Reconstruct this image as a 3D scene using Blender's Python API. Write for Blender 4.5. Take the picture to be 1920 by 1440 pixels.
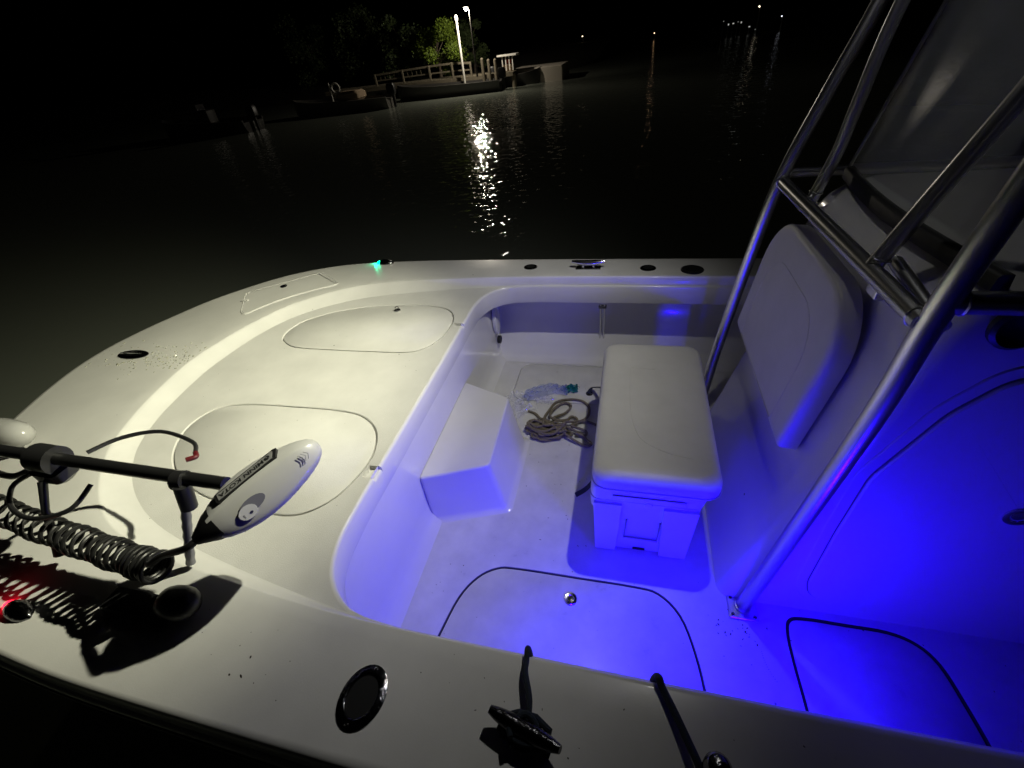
import bpy, bmesh, math, random
from mathutils import Vector, Matrix, noise
random.seed(7)
PI = math.pi
sc = bpy.context.scene
for o in list(bpy.data.objects): bpy.data.objects.remove(o)
col = sc.collection

# ------------------------------------------------------------------ camera
CAMZ = 1.8
CX, CY = 960.0, 720.0
VX, VY = Vector((-2500-CX, 520-CY)), Vector((1200-CX, 40-CY))
FPX = math.sqrt(-VX.dot(VY))
EX = -Vector((VX.x, VX.y, FPX)).normalized()
EY = Vector((VY.x, VY.y, FPX)).normalized()
EZ = EX.cross(EY)
def ray(px, py):
    d = Vector((px-CX, py-CY, FPX)); return Vector((EX.dot(d), EY.dot(d), EZ.dot(d)))
CAM = Vector((0, 0, CAMZ))
def atz(px, py, z): d = ray(px, py); return CAM + d*((z-CAMZ)/d.z)
def aty(px, py, y): d = ray(px, py); return CAM + d*(y/d.y)
def atx(px, py, x): d = ray(px, py); return CAM + d*(x/d.x)
cd = bpy.data.cameras.new('camera'); cam = bpy.data.objects.new('camera', cd); col.objects.link(cam)
right = Vector((EX.x, EY.x, EZ.x)); down = Vector((EX.y, EY.y, EZ.y)); fwd = Vector((EX.z, EY.z, EZ.z))
cam.matrix_world = Matrix(((right.x, -down.x, -fwd.x, 0), (right.y, -down.y, -fwd.y, 0), (right.z, -down.z, -fwd.z, CAMZ), (0, 0, 0, 1)))
cd.sensor_width = 36; cd.lens = 36*FPX/1920; cd.clip_start = .02; cd.clip_end = 900
sc.camera = cam

# ------------------------------------------------------------------ night sky, exposure
w = bpy.data.worlds.new('World'); sc.world = w; w.use_nodes = True
nt = w.node_tree; nt.nodes.clear()
sky = nt.nodes.new('ShaderNodeTexSky'); sky.sky_type = 'NISHITA'; sky.sun_disc = False
sky.sun_elevation = math.radians(-6); sky.sun_rotation = math.radians(200)
bg = nt.nodes.new('ShaderNodeBackground'); bg.inputs['Strength'].default_value = .10
wo = nt.nodes.new('ShaderNodeOutputWorld')
hs = nt.nodes.new('ShaderNodeHueSaturation'); hs.inputs['Saturation'].default_value = .25
nt.links.new(sky.outputs[0], hs.inputs['Color']); nt.links.new(hs.outputs[0], bg.inputs[0]); nt.links.new(bg.outputs[0], wo.inputs[0])
sc.view_settings.view_transform = 'Standard'; sc.view_settings.look = 'None'
sc.view_settings.exposure = 0; sc.view_settings.gamma = 1; sc.view_settings.use_curve_mapping = False
sc.render.engine = 'CYCLES'
sc.cycles.max_bounces = 8; sc.cycles.transparent_max_bounces = 16
sc.cycles.use_denoising = True
sc.cycles.sample_clamp_direct = 0; sc.cycles.sample_clamp_indirect = 4

# ------------------------------------------------------------------ lamps (deck floodlight on the tower top, blue courtesy lights)
LAMP = Vector((.30, 1.55, 2.30))
def spot(name, loc, target, power, colour, size, blend, radius=.02):
    l = bpy.data.lights.new(name, 'SPOT'); l.energy = power; l.color = colour
    l.spot_size = math.radians(size); l.spot_blend = blend; l.shadow_soft_size = radius
    o = bpy.data.objects.new(name, l); col.objects.link(o); o.location = loc
    o.rotation_euler = (Vector(target)-Vector(loc)).to_track_quat('-Z', 'Y').to_euler(); return o
spot('deck_flood_beam', LAMP, (-3.4, 1.05, .95), 470, (1, .975, .68), 90, 1.0)
spot('deck_flood_wide', LAMP, (-2.4, 1.85, .80), 92, (1, .985, .94), 150, 1.0)
sp_ = bpy.data.lights.new('deck_flood_spill', 'POINT'); sp_.energy = 2.2; sp_.color = (1, .985, .95); sp_.shadow_soft_size = .03
so_ = bpy.data.objects.new('deck_flood_spill', sp_); col.objects.link(so_); so_.location = LAMP+Vector((-.01, 0, -.04))
def area(name, loc, target, power, colour, sx, sy):
    l = bpy.data.lights.new(name, 'AREA'); l.energy = power; l.color = colour; l.shape = 'RECTANGLE'; l.size = sx; l.size_y = sy
    o = bpy.data.objects.new(name, l); col.objects.link(o); o.location = loc
    o.rotation_euler = (Vector(target)-Vector(loc)).to_track_quat('-Z', 'Y').to_euler(); return o
BLUE = (.012, .0, 1)
area('courtesy_beam', (.54, .425, .43), (.20, 1.3, .16), 15, BLUE, .14, .03)
area('courtesy_beam_forward', (-.02, .425, .43), (-.25, 1.1, .05), 6.5, BLUE, .14, .03)

# ------------------------------------------------------------------ materials
MATS = {}
def mat(name, color, rough=.5, metal=0, bump=0, bscale=60, var=0, vscale=5, spots=0, sscale=30, scol=(.05, .045, .03), emit=None, es=0, coat=0, trans=0, alpha=1, spec=.5, rvar=0, ior=1.45):
    if name in MATS: return MATS[name]
    m = bpy.data.materials.new(name); m.use_nodes = True; t = m.node_tree; b = t.nodes['Principled BSDF']
    b.inputs['Base Color'].default_value = (*color, 1); b.inputs['Roughness'].default_value = rough
    b.inputs['Metallic'].default_value = metal; b.inputs['Coat Weight'].default_value = coat; b.inputs['Coat Roughness'].default_value = .08
    b.inputs['Transmission Weight'].default_value = trans; b.inputs['Alpha'].default_value = alpha
    b.inputs['Specular IOR Level'].default_value = spec; b.inputs['IOR'].default_value = ior
    if emit: b.inputs['Emission Color'].default_value = (*emit, 1); b.inputs['Emission Strength'].default_value = es
    tc = t.nodes.new('ShaderNodeTexCoord')
    def nz(scale, detail=4, rough=.6):
        n = t.nodes.new('ShaderNodeTexNoise'); n.inputs['Scale'].default_value = scale; n.inputs['Detail'].default_value = detail
        n.inputs['Roughness'].default_value = rough; t.links.new(tc.outputs['Object'], n.inputs['Vector']); return n
    last = None
    if var:
        n = nz(vscale); r = t.nodes.new('ShaderNodeMapRange'); r.inputs['From Min'].default_value = .3; r.inputs['From Max'].default_value = .7
        r.inputs['To Min'].default_value = 1-var; r.inputs['To Max'].default_value = 1+var*.4
        mx = t.nodes.new('ShaderNodeVectorMath'); mx.operation = 'SCALE'; mx.inputs[0].default_value = color
        t.links.new(n.outputs[0], r.inputs['Value']); t.links.new(r.outputs[0], mx.inputs['Scale']); last = mx.outputs[0]
    if spots:
        v = t.nodes.new('ShaderNodeTexVoronoi'); v.inputs['Scale'].default_value = sscale; v.inputs['Randomness'].default_value = 1
        t.links.new(tc.outputs['Object'], v.inputs['Vector'])
        sep = t.nodes.new('ShaderNodeSeparateColor'); t.links.new(v.outputs['Color'], sep.inputs[0])
        g = t.nodes.new('ShaderNodeMath'); g.operation = 'LESS_THAN'; g.inputs[1].default_value = spots; t.links.new(sep.outputs[0], g.inputs[0])
        rr = t.nodes.new('ShaderNodeMath'); rr.operation = 'MULTIPLY'; rr.inputs[1].default_value = .095; t.links.new(sep.outputs[1], rr.inputs[0])
        d = t.nodes.new('ShaderNodeMath'); d.operation = 'LESS_THAN'; t.links.new(v.outputs['Distance'], d.inputs[0]); t.links.new(rr.outputs[0], d.inputs[1])
        a = t.nodes.new('ShaderNodeMath'); a.operation = 'MULTIPLY'; t.links.new(g.outputs[0], a.inputs[0]); t.links.new(d.outputs[0], a.inputs[1])
        a2 = t.nodes.new('ShaderNodeMath'); a2.operation = 'MULTIPLY'; a2.inputs[1].default_value = .85; t.links.new(a.outputs[0], a2.inputs[0])
        mm = t.nodes.new('ShaderNodeMix'); mm.data_type = 'RGBA'
        t.links.new(a2.outputs[0], mm.inputs['Factor'])
        if last: t.links.new(last, mm.inputs[6])
        else: mm.inputs[6].default_value = (*color, 1)
        mm.inputs[7].default_value = (*scol, 1); last = mm.outputs[2]
    if last: t.links.new(last, b.inputs['Base Color'])
    if rvar:
        n = nz(9, 6); r = t.nodes.new('ShaderNodeMapRange'); r.inputs['From Min'].default_value = .3; r.inputs['From Max'].default_value = .7
        r.inputs['To Min'].default_value = max(.02, rough-rvar); r.inputs['To Max'].default_value = rough+rvar
        t.links.new(n.outputs[0], r.inputs['Value']); t.links.new(r.outputs[0], b.inputs['Roughness'])
    if bump:
        n = nz(bscale, 3); bu = t.nodes.new('ShaderNodeBump'); bu.inputs['Strength'].default_value = bump; bu.inputs['Distance'].default_value = .004
        t.links.new(n.outputs[0], bu.inputs['Height']); t.links.new(bu.outputs[0], b.inputs['Normal'])
    MATS[name] = m; return m
WHITE = (.66, .655, .63)
gel = mat('white gelcoat', WHITE, .22, bump=.04, bscale=25, var=.05, vscale=3, spots=.035, sscale=16, coat=.3, rvar=.03)
gelt = mat('white gelcoat gunwale', WHITE, .34, bump=.05, bscale=220, var=.09, vscale=4, spots=.07, sscale=16, coat=.12, rvar=.03)
skid = mat('white non skid gelcoat', (.64, .635, .61), .5, bump=.28, bscale=320, var=.09, vscale=5, spots=.07, sscale=22, rvar=.1)
floorm = mat('cockpit floor gelcoat', (.62, .615, .595), .36, bump=.15, bscale=260, var=.12, vscale=9, spots=.16, sscale=20, rvar=.1)
gasket = mat('black rubber', (.012, .012, .013), .55)
blackp = mat('black plastic', (.013, .013, .014), .38, bump=.05, bscale=90)
blackm = mat('black anodised', (.014, .014, .015), .3, metal=.2)
alum = mat('brushed aluminium pipe', (.62, .62, .62), .31, metal=1, bump=.03, bscale=300)
chrome = mat('polished steel', (.62, .62, .63), .16, metal=1, bump=.25, bscale=45)
chromed = mat('wet dark steel', (.2, .2, .21), .14, metal=1, bump=.5, bscale=90)
hole = mat('dark hole', (.005, .005, .005), .6)
vinyl = mat('cream vinyl', (.60, .59, .555), .4, bump=.18, bscale=240, var=.07, vscale=7, rvar=.05)
coolm = mat('white cooler plastic', (.66, .66, .65), .35, bump=.1, bscale=160, var=.04, vscale=8)
ropem = mat('olive brown rope', (.20, .17, .115), .9, bump=1, bscale=420, var=.35, vscale=130)
bluerope = mat('dark navy rope', (.012, .02, .03), .8, bump=1, bscale=500, var=.4, vscale=200)
strapm = mat('navy webbing', (.008, .012, .04), .7, bump=.6, bscale=500)
motorg = mat('grey motor housing', (.52, .52, .51), .3, bump=.05, bscale=60, var=.05, coat=.3)
silver = mat('silver badge', (.55, .55, .55), .3, metal=.6)
redp = mat('red rubber', (.08, .004, .006), .45)
winm = mat('misted windshield', (.75, .8, .8), .2, trans=0, alpha=.07, bump=.1, bscale=90)
wood = mat('weathered dock timber', (.17, .145, .10), .85, bump=.8, bscale=25, var=.3, vscale=6)
whitepole = mat('white piling sleeve', (.75, .73, .66), .5, var=.1)
darkhull = mat('dark boat paint', (.035, .033, .03), .35, var=.2)
greyhull = mat('dull grey boat paint', (.10, .095, .085), .4, var=.2)
tanm = mat('tan canvas', (.35, .26, .17), .8, var=.2)
barkm = mat('bark', (.09, .07, .05), .9, bump=1, bscale=20)
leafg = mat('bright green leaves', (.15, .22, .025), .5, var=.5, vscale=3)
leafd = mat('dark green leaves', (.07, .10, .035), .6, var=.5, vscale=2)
landm = mat('dark shore earth', (.02, .018, .014), .95, bump=1, bscale=2, var=.4, vscale=1)

# ------------------------------------------------------------------ mesh helpers
def link(name, verts, faces, m, parent=None, smooth=35, mats=None, fm=None):
    me = bpy.data.meshes.new(name); me.from_pydata([tuple(v) for v in verts], [], faces)
    for mm in (mats or [m]): me.materials.append(mm)
    if fm:
        for p, i in zip(me.polygons, fm): p.material_index = i
    bm = bmesh.new(); bm.from_mesh(me); bmesh.ops.remove_doubles(bm, verts=bm.verts, dist=1e-5)
    bmesh.ops.recalc_face_normals(bm, faces=bm.faces); bm.to_mesh(me); bm.free()
    if smooth:
        me.shade_smooth(); me.set_sharp_from_angle(angle=math.radians(smooth))
    o = bpy.data.objects.new(name, me); col.objects.link(o)
    if parent: attach(o, parent)
    return o
def attach(o, parent):
    o.parent = parent; o.matrix_parent_inverse = wloc(parent).inverted()
def wloc(o):
    m = Matrix.LocRotScale(o.location, o.rotation_euler, o.scale)
    if o.parent: m = wloc(o.parent) @ o.matrix_parent_inverse @ m
    return m
def thing(name, label, cat, loc, group=None):
    o = bpy.data.objects.new(name, None); col.objects.link(o); o.location = loc; o.empty_display_size = .1
    tag(o, label, cat, group); return o
def tag(o, label, cat, group=None):
    o['label'] = label; o['category'] = cat
    if group: o['group'] = group
    return o
class MB:
    def __init__(s): s.v = []; s.f = []
    def add(s, vs, fs, M=None):
        n = len(s.v)
        s.v += [(M @ Vector(v)) if M else Vector(v) for v in vs]; s.f += [tuple(i+n for i in f) for f in fs]; return s
    def loft(s, rings, closed=True, cap=True, wrap=False, M=None):
        k = len(rings[0]); vs = [p for r in rings for p in r]; fs = []
        R = len(rings)
        for i in range(R if wrap else R-1):
            j = (i+1) % R
            for a in range(k if closed else k-1):
                b = (a+1) % k; fs.append((i*k+a, i*k+b, j*k+b, j*k+a))
        if cap and closed and not wrap: fs.append(tuple(range(k))[::-1]); fs.append(tuple((R-1)*k+i for i in range(k)))
        return s.add(vs, fs, M)
    def tube(s, pts, r, seg=12, closed=False, cap=True):
        pts = [Vector(p) for p in pts]; n = len(pts); rr = r if isinstance(r, (list, tuple)) else [r]*n
        up = None; rings = []
        for i, p in enumerate(pts):
            a = pts[i-1] if (i or closed) else p; b = pts[(i+1) % n] if (i < n-1 or closed) else p
            t = (b-a).normalized()
            if up is None: up = t.orthogonal().normalized()
            up = (up - t*up.dot(t)); up = up.normalized() if up.length > 1e-6 else t.orthogonal().normalized()
            sd = t.cross(up)
            rings.append([p+(up*math.cos(2*PI*k/seg)+sd*math.sin(2*PI*k/seg))*rr[i] for k in range(seg)])
        return s.loft(rings, True, cap, closed)
    def lathe(s, prof, M=None, seg=24):
        rings = [[(r*math.cos(2*PI*k/seg), r*math.sin(2*PI*k/seg), z) for k in range(seg)] for r, z in prof]
        return s.loft(rings, True, True, False, M)
    def box(s, c, d, M=None, bev=0):
        if bev:
            x, y, z = d[0]/2, d[1]/2, d[2]/2; r = [];
            for zz, ins in ((-z, bev), (-z+bev, 0), (z-bev, 0), (z, bev)):
                r.append([(c[0]+px, c[1]+py, c[2]+zz) for px, py in rrect(x-ins, y-ins, max(bev, .0005), 3)])
            return s.loft(r, True, True, False, M)
        x, y, z = d[0]/2, d[1]/2, d[2]/2
        vs = [(c[0]+i*x, c[1]+j*y, c[2]+k*z) for i in (-1, 1) for j in (-1, 1) for k in (-1, 1)]
        return s.add(vs, [(0, 1, 3, 2), (4, 6, 7, 5), (0, 4, 5, 1), (2, 3, 7, 6), (0, 2, 6, 4), (1, 5, 7, 3)], M)
    def build(s, name, m, parent=None, smooth=35, **k): return link(name, s.v, s.f, m, parent, smooth, **k)
def rrect(hx, hy, r, n=5):
    out = []
    for cx, cy, a0 in ((hx-r, hy-r, 0), (-hx+r, hy-r, PI/2), (-hx+r, -hy+r, PI), (hx-r, -hy+r, 3*PI/2)):
        for i in range(n+1): a = a0+PI/2*i/n; out.append((cx+r*math.cos(a), cy+r*math.sin(a)))
    return out
def cr(pts, n=8, closed=False):
    P = [Vector(p) for p in pts]; out = []; N = len(P)
    for i in range(N if closed else N-1):
        g = (lambda k: P[k % N]) if closed else (lambda k: P[min(max(k, 0), N-1)])
        a, b, c, d = g(i-1), g(i), g(i+1), g(i+2)
        for k in range(n):
            t = k/n; out.append(.5*((2*b)+(c-a)*t+(2*a-5*b+4*c-d)*t*t+(3*b-a-3*c+d)*t**3))
    if not closed: out.append(P[-1])
    return out
def frame(o, x, z=None, y=None):
    """matrix with local x along x and local z near z"""
    x = Vector(x).normalized(); z = Vector(z); z = (z-x*z.dot(x)).normalized(); y = z.cross(x)
    return Matrix(((x.x, y.x, z.x, o[0]), (x.y, y.y, z.y, o[1]), (x.z, y.z, z.z, o[2]), (0, 0, 0, 1)))
def offset(poly, d):
    """offset a closed 2-D loop inwards by d (loop counter-clockwise)"""
    n = len(poly); P = [Vector((p[0], p[1])) for p in poly]; out = []
    A = sum(P[i].x*P[(i+1) % n].y-P[(i+1) % n].x*P[i].y for i in range(n)); sg = 1 if A > 0 else -1
    for i in range(n):
        e = (P[(i+1) % n]-P[i-1]); e = e.normalized() if e.length > 1e-9 else Vector((1, 0)); nn = Vector((-e.y, e.x))*sg
        out.append(P[i]+nn*d)
    return out
def sheet(name, outer, holes, z, m, parent):
    bm = bmesh.new(); 
    for loop in [outer]+holes:
        vs = [bm.verts.new((p[0], p[1], z)) for p in loop]
        for i in range(len(vs)): bm.edges.new((vs[i], vs[(i+1) % len(vs)]))
    bmesh.ops.triangle_fill(bm, use_beauty=True, use_dissolve=False, edges=bm.edges[:], normal=(0, 0, 1))
    for f in bm.faces:
        if f.normal.z < 0: f.normal_flip()
    me = bpy.data.meshes.new(name); bm.to_mesh(me); bm.free(); me.materials.append(m)
    o = bpy.data.objects.new(name, me); col.objects.link(o); attach(o, parent); return o
def hatch(name, loop, z, m, parent, gap=.010, depth=.014, groove=None, lift=.001):
    """groove (a real trough) plus the lid inside it; returns outer loop for the hole"""
    loop = [Vector((p[0], p[1])) for p in loop]; i1 = offset(loop, gap*.35); i2 = offset(loop, gap); i3 = offset(loop, gap+.004)
    r = MB(); P = lambda L, zz: [(p.x, p.y, zz) for p in L]
    r.loft([P(loop, z), P(i1, z-.003), P(i1, z-depth), P(i2, z-depth)], cap=False); g = r.build('groove' if groove is None else 'gasket', groove or m, parent)  # the gasket name also covers the first floor hatch groove, painted as shade
    l = MB(); l.loft([P(i2, z-depth), P(i2, z-.003+lift), P(i3, z+lift)], cap=False)
    n = len(l.v)-len(loop); l.f.append(tuple(n+k for k in range(len(loop))))
    return l.build(name, m, parent, smooth=50)

# ------------------------------------------------------------------ the boat
YC = 1.455
boat = thing('fishing_boat', 'white open fishing boat with bow deck, centre console and blue lit cockpit beside the dock', 'boat', (0, YC, 0))
far_O = [(-2.87, YC), (-2.845, 1.65), (-2.76, 1.9), (-2.62, 2.18), (-2.34, 2.49), (-2.0, 2.665), (-1.58, 2.725), (-.95, 2.745), (.6, 2.745), (3, 2.70)]
far_I = [(-2.165, YC), (-2.14, 1.65), (-2.08, 1.87), (-1.97, 2.08), (-1.74, 2.28), (-1.44, 2.385), (-.88, 2.45), (-.4, 2.47), (.6, 2.47), (3, 2.44)]
far_B = [(-2.095, YC), (-2.075, 1.65), (-2.035, 1.83), (-1.94, 2.02), (-1.73, 2.20), (-1.43, 2.32), (-.88, 2.42), (-.4, 2.462), (.6, 2.463), (3, 2.433)]
def both(L):
    near = [(x, YC-(y-YC)*1.03) for x, y in L[1:]][::-1]
    return [Vector((p[0], p[1], 0)) for p in cr([(x, y, 0) for x, y in near+L], 8)]
O, I, B = both(far_O), both(far_I), both(far_B)
def cv(p, z): return Vector((p.x, p.y, z))
GZ, DZ = .65, .60
# gunwale: rounded outer edge, flat top, rounded inner edge, sloping coaming down to deck level
rings = []
for o_, i_, b_ in zip(O, I, B):
    d = (i_-o_).normalized(); e = (b_-i_); ln = e.length; e = e.normalized() if ln > 1e-6 else d
    rr = min(.012, ln)
    rings.append([cv(o_, .575), cv(o_, .62), cv(o_+d*.008, .637), cv(o_+d*.022, .647), cv(o_+d*.045, GZ), cv(i_-d*.09, GZ), cv(i_-d*.016, GZ), cv(i_-d*.005, GZ-.002), cv(i_+e*rr*.15, GZ-.010),
                  cv(i_+e*ln*.78, DZ+.016), cv(b_, DZ+.0012), cv(b_+e*(.012 if b_.x < -.66 else .002), DZ-.002)])
g = MB().loft(rings, closed=False); gun = g.build('gunwale', gelt, boat, smooth=50)
# hull outside with rub rail
rings = []
for o_, i_ in zip(O, I):
    d = (i_-o_).normalized()
    rings.append([cv(o_+d*.002, .58), cv(o_-d*.018, .575), cv(o_-d*.028, .555), cv(o_-d*.018, .535), cv(o_+d*.004, .53), cv(o_+d*.03, .3), cv(o_+d*.10, 0), cv(o_+d*.20, -.3), cv(o_+d*.34, -.6)])
MB().loft(rings, closed=False).build('hull', gel, boat, smooth=50)
rings = []
for o_, i_ in zip(O, I):
    d = (i_-o_).normalized(); rings.append([cv(o_-d*(.028+.008*math.cos(a)), .555+.008*math.sin(a)) for a in [k*PI/3 for k in range(6)]])
MB().loft(rings, cap=True).build('rub_rail', gasket, boat)

# aft edge of the bow deck and the coaming lip that runs on along both cockpit sides
Epts = [(3, 2.431), (.6, 2.461), (-.35, 2.462), (-.60, 2.455), (-.715, 2.43), (-.80, 2.36), (-.843, 2.26), (-.855, 2.12)]
E2 = Epts + [(-.855, 1.8), (-.855, 1.1)] + [(x, YC-(y-YC)*1.03) for x, y in Epts[::-1]]
E = cr([(x, y, 0) for x, y in E2], 8)
NOTCH = ((.897, .953), (1.963, 1.987))
for lo, hi in NOTCH:
    for yv in (lo-.002, lo, hi, hi+.002):
        for i in range(len(E)-1):
            if (E[i].y-yv)*(E[i+1].y-yv) < 0: E.insert(i+1, E[i].lerp(E[i+1], (yv-E[i].y)/(E[i+1].y-E[i].y))); break
def cut(y): return .016 if any(lo-1e-4 <= y <= hi+1e-4 for lo, hi in NOTCH) else 0
def nrm(path, i):
    a = path[max(i-1, 0)]; b = path[min(i+1, len(path)-1)]; t = (b-a).normalized(); return Vector((-t.y, t.x, 0))
rings = []
for i, p in enumerate(E):
    n = nrm(E, i)
    if n.dot(Vector((.6, YC, 0))-p) < 0: n = -n
    c_ = cut(p.y)
    rings.append([cv(p, DZ-c_), cv(p+n*.006, DZ-.001-c_), cv(p+n*.011, DZ-.006-c_), cv(p+n*.013, DZ-.014-c_), cv(p+n*.013, .495), cv(p+n*.010, .487), cv(p-n*.004, .487)])
MB().loft(rings, closed=False).build('coaming_lip', gel, boat, smooth=60)
# soffit under the lip, both sides
for sgn, far in ((1, True), (-1, False)):
    fy = lambda y: y if far else YC-(y-YC)*1.03
    path = [p for p in E if (p.y > 2.1 if far else p.y < fy(2.1))]
    if not far: path = path[::-1]
    loop = [(p.x, p.y) for p in path]+[(-.86, path[-1].y), (-.86, fy(2.71)), (3, fy(2.71))]
    sheet('side_soffit', loop, [], .488, gel, boat)
    prof = [(2.70, .488), (2.685, .34), (2.655, .25), (2.62, .185), (2.58, .095), (2.54, .035), (2.50, .008), (2.475, .0015)]
    MB().loft([[(x, fy(y), z) for y, z in prof] for x in (-.86, -.2, 1, 3)], closed=False).build('side_liner', gel, boat, smooth=60)
# bow deck sheet with two storage hatches
hF = [(-1.83, 1.74), (-1.875, 1.80), (-1.88, 1.88), (-1.84, 1.98), (-1.70, 2.09), (-1.49, 2.165), (-1.25, 2.19), (-1.10, 2.185), (-.98, 2.14), (-.92, 2.05), (-.905, 1.93), (-.93, 1.80), (-.985, 1.72), (-1.07, 1.685), (-1.25, 1.68), (-1.5, 1.68), (-1.72, 1.69)]
hN = [(x, 2*YC-y) for x, y in hF]
hF = [(p.x, p.y) for p in cr([(x, y, 0) for x, y in hF], 5, True)]
hN = [(-1.73, .86), (-1.80, .945), (-1.84, 1.05), (-1.82, 1.15), (-1.75, 1.21), (-1.61, 1.235), (-1.40, 1.24), (-1.22, 1.24), (-1.07, 1.22), (-.965, 1.155), (-.91, 1.06), (-.895, .95), (-.93, .81), (-1.00, .725), (-1.09, .695), (-1.25, .70), (-1.45, .725), (-1.62, .785)]
hN = [(p.x, p.y) for p in cr([(x, y, 0) for x, y in hN], 5, True)][::-1]
Bd = [p for p in B if p.x < -.62]
Ed = [p for p in E if p.x < -.60]
outer = [(p.x, p.y) for p in Bd]+[(p.x, p.y) for p in Ed]
# drain notches cut through the deck edge beside each hatch
def notch(y, x0, x1, wd): return [(x0, y-wd), (x1, y-wd), (x1, y+wd), (x0, y+wd)]
n1 = notch(.925, -.889, -.8556, .028); n2 = notch(1.975, -.898, -.8556, .012)
def deck_holes():
    hs_ = [hF, hN, n1, n2]; return hs_
sheet('bow_deck', outer, deck_holes(), DZ, skid, boat)
for nn_ in (n1, n2):
    b_ = MB(); b_.loft([[(x, y, DZ) for x, y in nn_], [(x, y, DZ-.018) for x, y in nn_]], cap=False); b_.f.append((4, 5, 6, 7)); b_.build('drain_notch', gel, boat, smooth=0)
lidF = hatch('storage_hatch', hF, DZ, skid, boat); lidN = hatch('storage_hatch', hN, DZ, skid, boat)

# bulkhead and floor
pr = [(-.843, .50), (-.843, .14), (-.838, .06), (-.82, .02), (-.79, .0012)]
MB().loft([[(x, y, z) for x, z in pr] for y in (.16, 1, 2, 2.71)], closed=False).build('bulkhead', gel, boat, smooth=60)
def rloop(x0, x1, y0, y1, r, n=8): return [((x0+x1)/2+a, (y0+y1)/2+b) for a, b in rrect((x1-x0)/2, (y1-y0)/2, r, n)]
f1 = [(p.x, p.y) for p in cr([(p[0], p[1], 0) for p in [(-.66, .35), (-.655, .50), (-.632, .64), (-.60, .80), (-.545, .90), (-.47, .955), (-.38, .968), (-.1, .969), (.1, .969), (.20, .955), (.28, .88), (.325, .75), (.348, .60), (.35, .45), (.35, .32), (.2, .25), (-.5, .25)]], 4, True)]
f2 = [(p.x, p.y) for p in cr([(p[0], p[1], 0) for p in [(.62, .34), (.635, .5), (.643, .62), (.638, .78), (.640, .88), (.660, .935), (.72, .950), (.85, .950), (.98, .948), (1.06, .92), (1.105, .86), (1.125, .75), (1.138, .62), (1.14, .45), (1.13, .34), (1.05, .28), (.7, .28)]], 4, True)]
f3 = rloop(-.665, .12, 2.07, 2.468, .09)
fl = [(-.86, .18), (3, .18), (3, 2.72), (-.86, 2.72)]
sheet('cockpit_floor', fl, [f1, f2, f3], 0, floorm, boat)
lid1 = hatch('floor_hatch', f1, 0, floorm, boat, gap=.009, groove=mat('groove shade grey', (.07, .07, .075), .6))  # dark grey paints shade into this plain groove, no rubber in it
lid2 = hatch('floor_hatch', f2, 0, floorm, boat, gap=.012, depth=.006, groove=gasket)
lid2['label'] = 'aft floor hatch ringed by a black rubber gasket'
lid3 = hatch('floor_hatch', f3, 0, floorm, boat, gap=.006)

def latch(p, parent, n=(0, 0, 1), r=.019, ring=False, m=None):
    M = frame(p, Vector(n).orthogonal(), n)
    b = MB().lathe([(r, -.004), (r, .003), (r*.9, .005), (r*.62, .004), (r*.58, .0), (r*.5, -.0015), (r*.45, .001), (0.001, .002)], M)
    o = b.build('latch', m or chrome, parent)
    if ring:
        MB().tube([M @ Vector((.011*math.cos(a), 0, .012+.013*math.sin(a))) for a in [k*2*PI/14 for k in range(14)]], .0022, 8, True).build('pull_ring', chrome, parent)
    return o
latch(atz(1070, 1123, .003), lid1, r=.026)
latch(atz(745, 582, .604), lidF, ring=True)
latch(atz(1105, 738, .002), lid3, r=.022, m=chromed)
# small black notch in the lid of the aft floor hatch handled by the gasket; cooler tie-down eye left of the cooler
# anchor locker hatch set into the bow gunwale: a raised lid with a groove line round it
al = [(-2.27, 1.96), (-2.30, 2.0), (-2.42, 2.18), (-2.42, 2.22), (-2.39, 2.26), (-2.10, 2.50), (-2.06, 2.52), (-2.02, 2.515), (-1.85, 2.39), (-1.825, 2.36), (-1.84, 2.33), (-1.97, 2.24), (-2.10, 2.12), (-2.18, 2.0), (-2.205, 1.955), (-2.235, 1.94)]
al = [(p.x, p.y) for p in cr([(x, y, 0) for x, y in al], 4, True)]
ai = offset(al, .006)
lk = MB(); P3 = lambda L, zz: [(p[0], p[1], zz) for p in L]
lk.loft([P3(al, GZ), P3(ai, GZ+.004)], cap=False); lk.loft([P3(ai, GZ+.004), P3(offset(al, .010), GZ+.0005)], cap=False); lk.build('locker_rim', gelt, boat, smooth=20)
q = offset(al, .010); lq = MB(); lq.loft([P3(q, GZ+.0008), P3(offset(al, .014), GZ+.0035)], cap=False); lq.f.append(tuple(len(q)+k for k in range(len(q)))); locker = lq.build('anchor_locker_lid', gelt, boat, smooth=20)
latch(atz(532, 537, GZ+.004), locker, r=.022, m=chromed)
p_ = atz(459, 563, GZ+.006); MB().box((0, 0, 0), (.05, .014, .006), Matrix.Translation(p_) @ Matrix.Rotation(.1, 4, 'Z'), bev=.002).build('hinge', gelt, locker)

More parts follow.
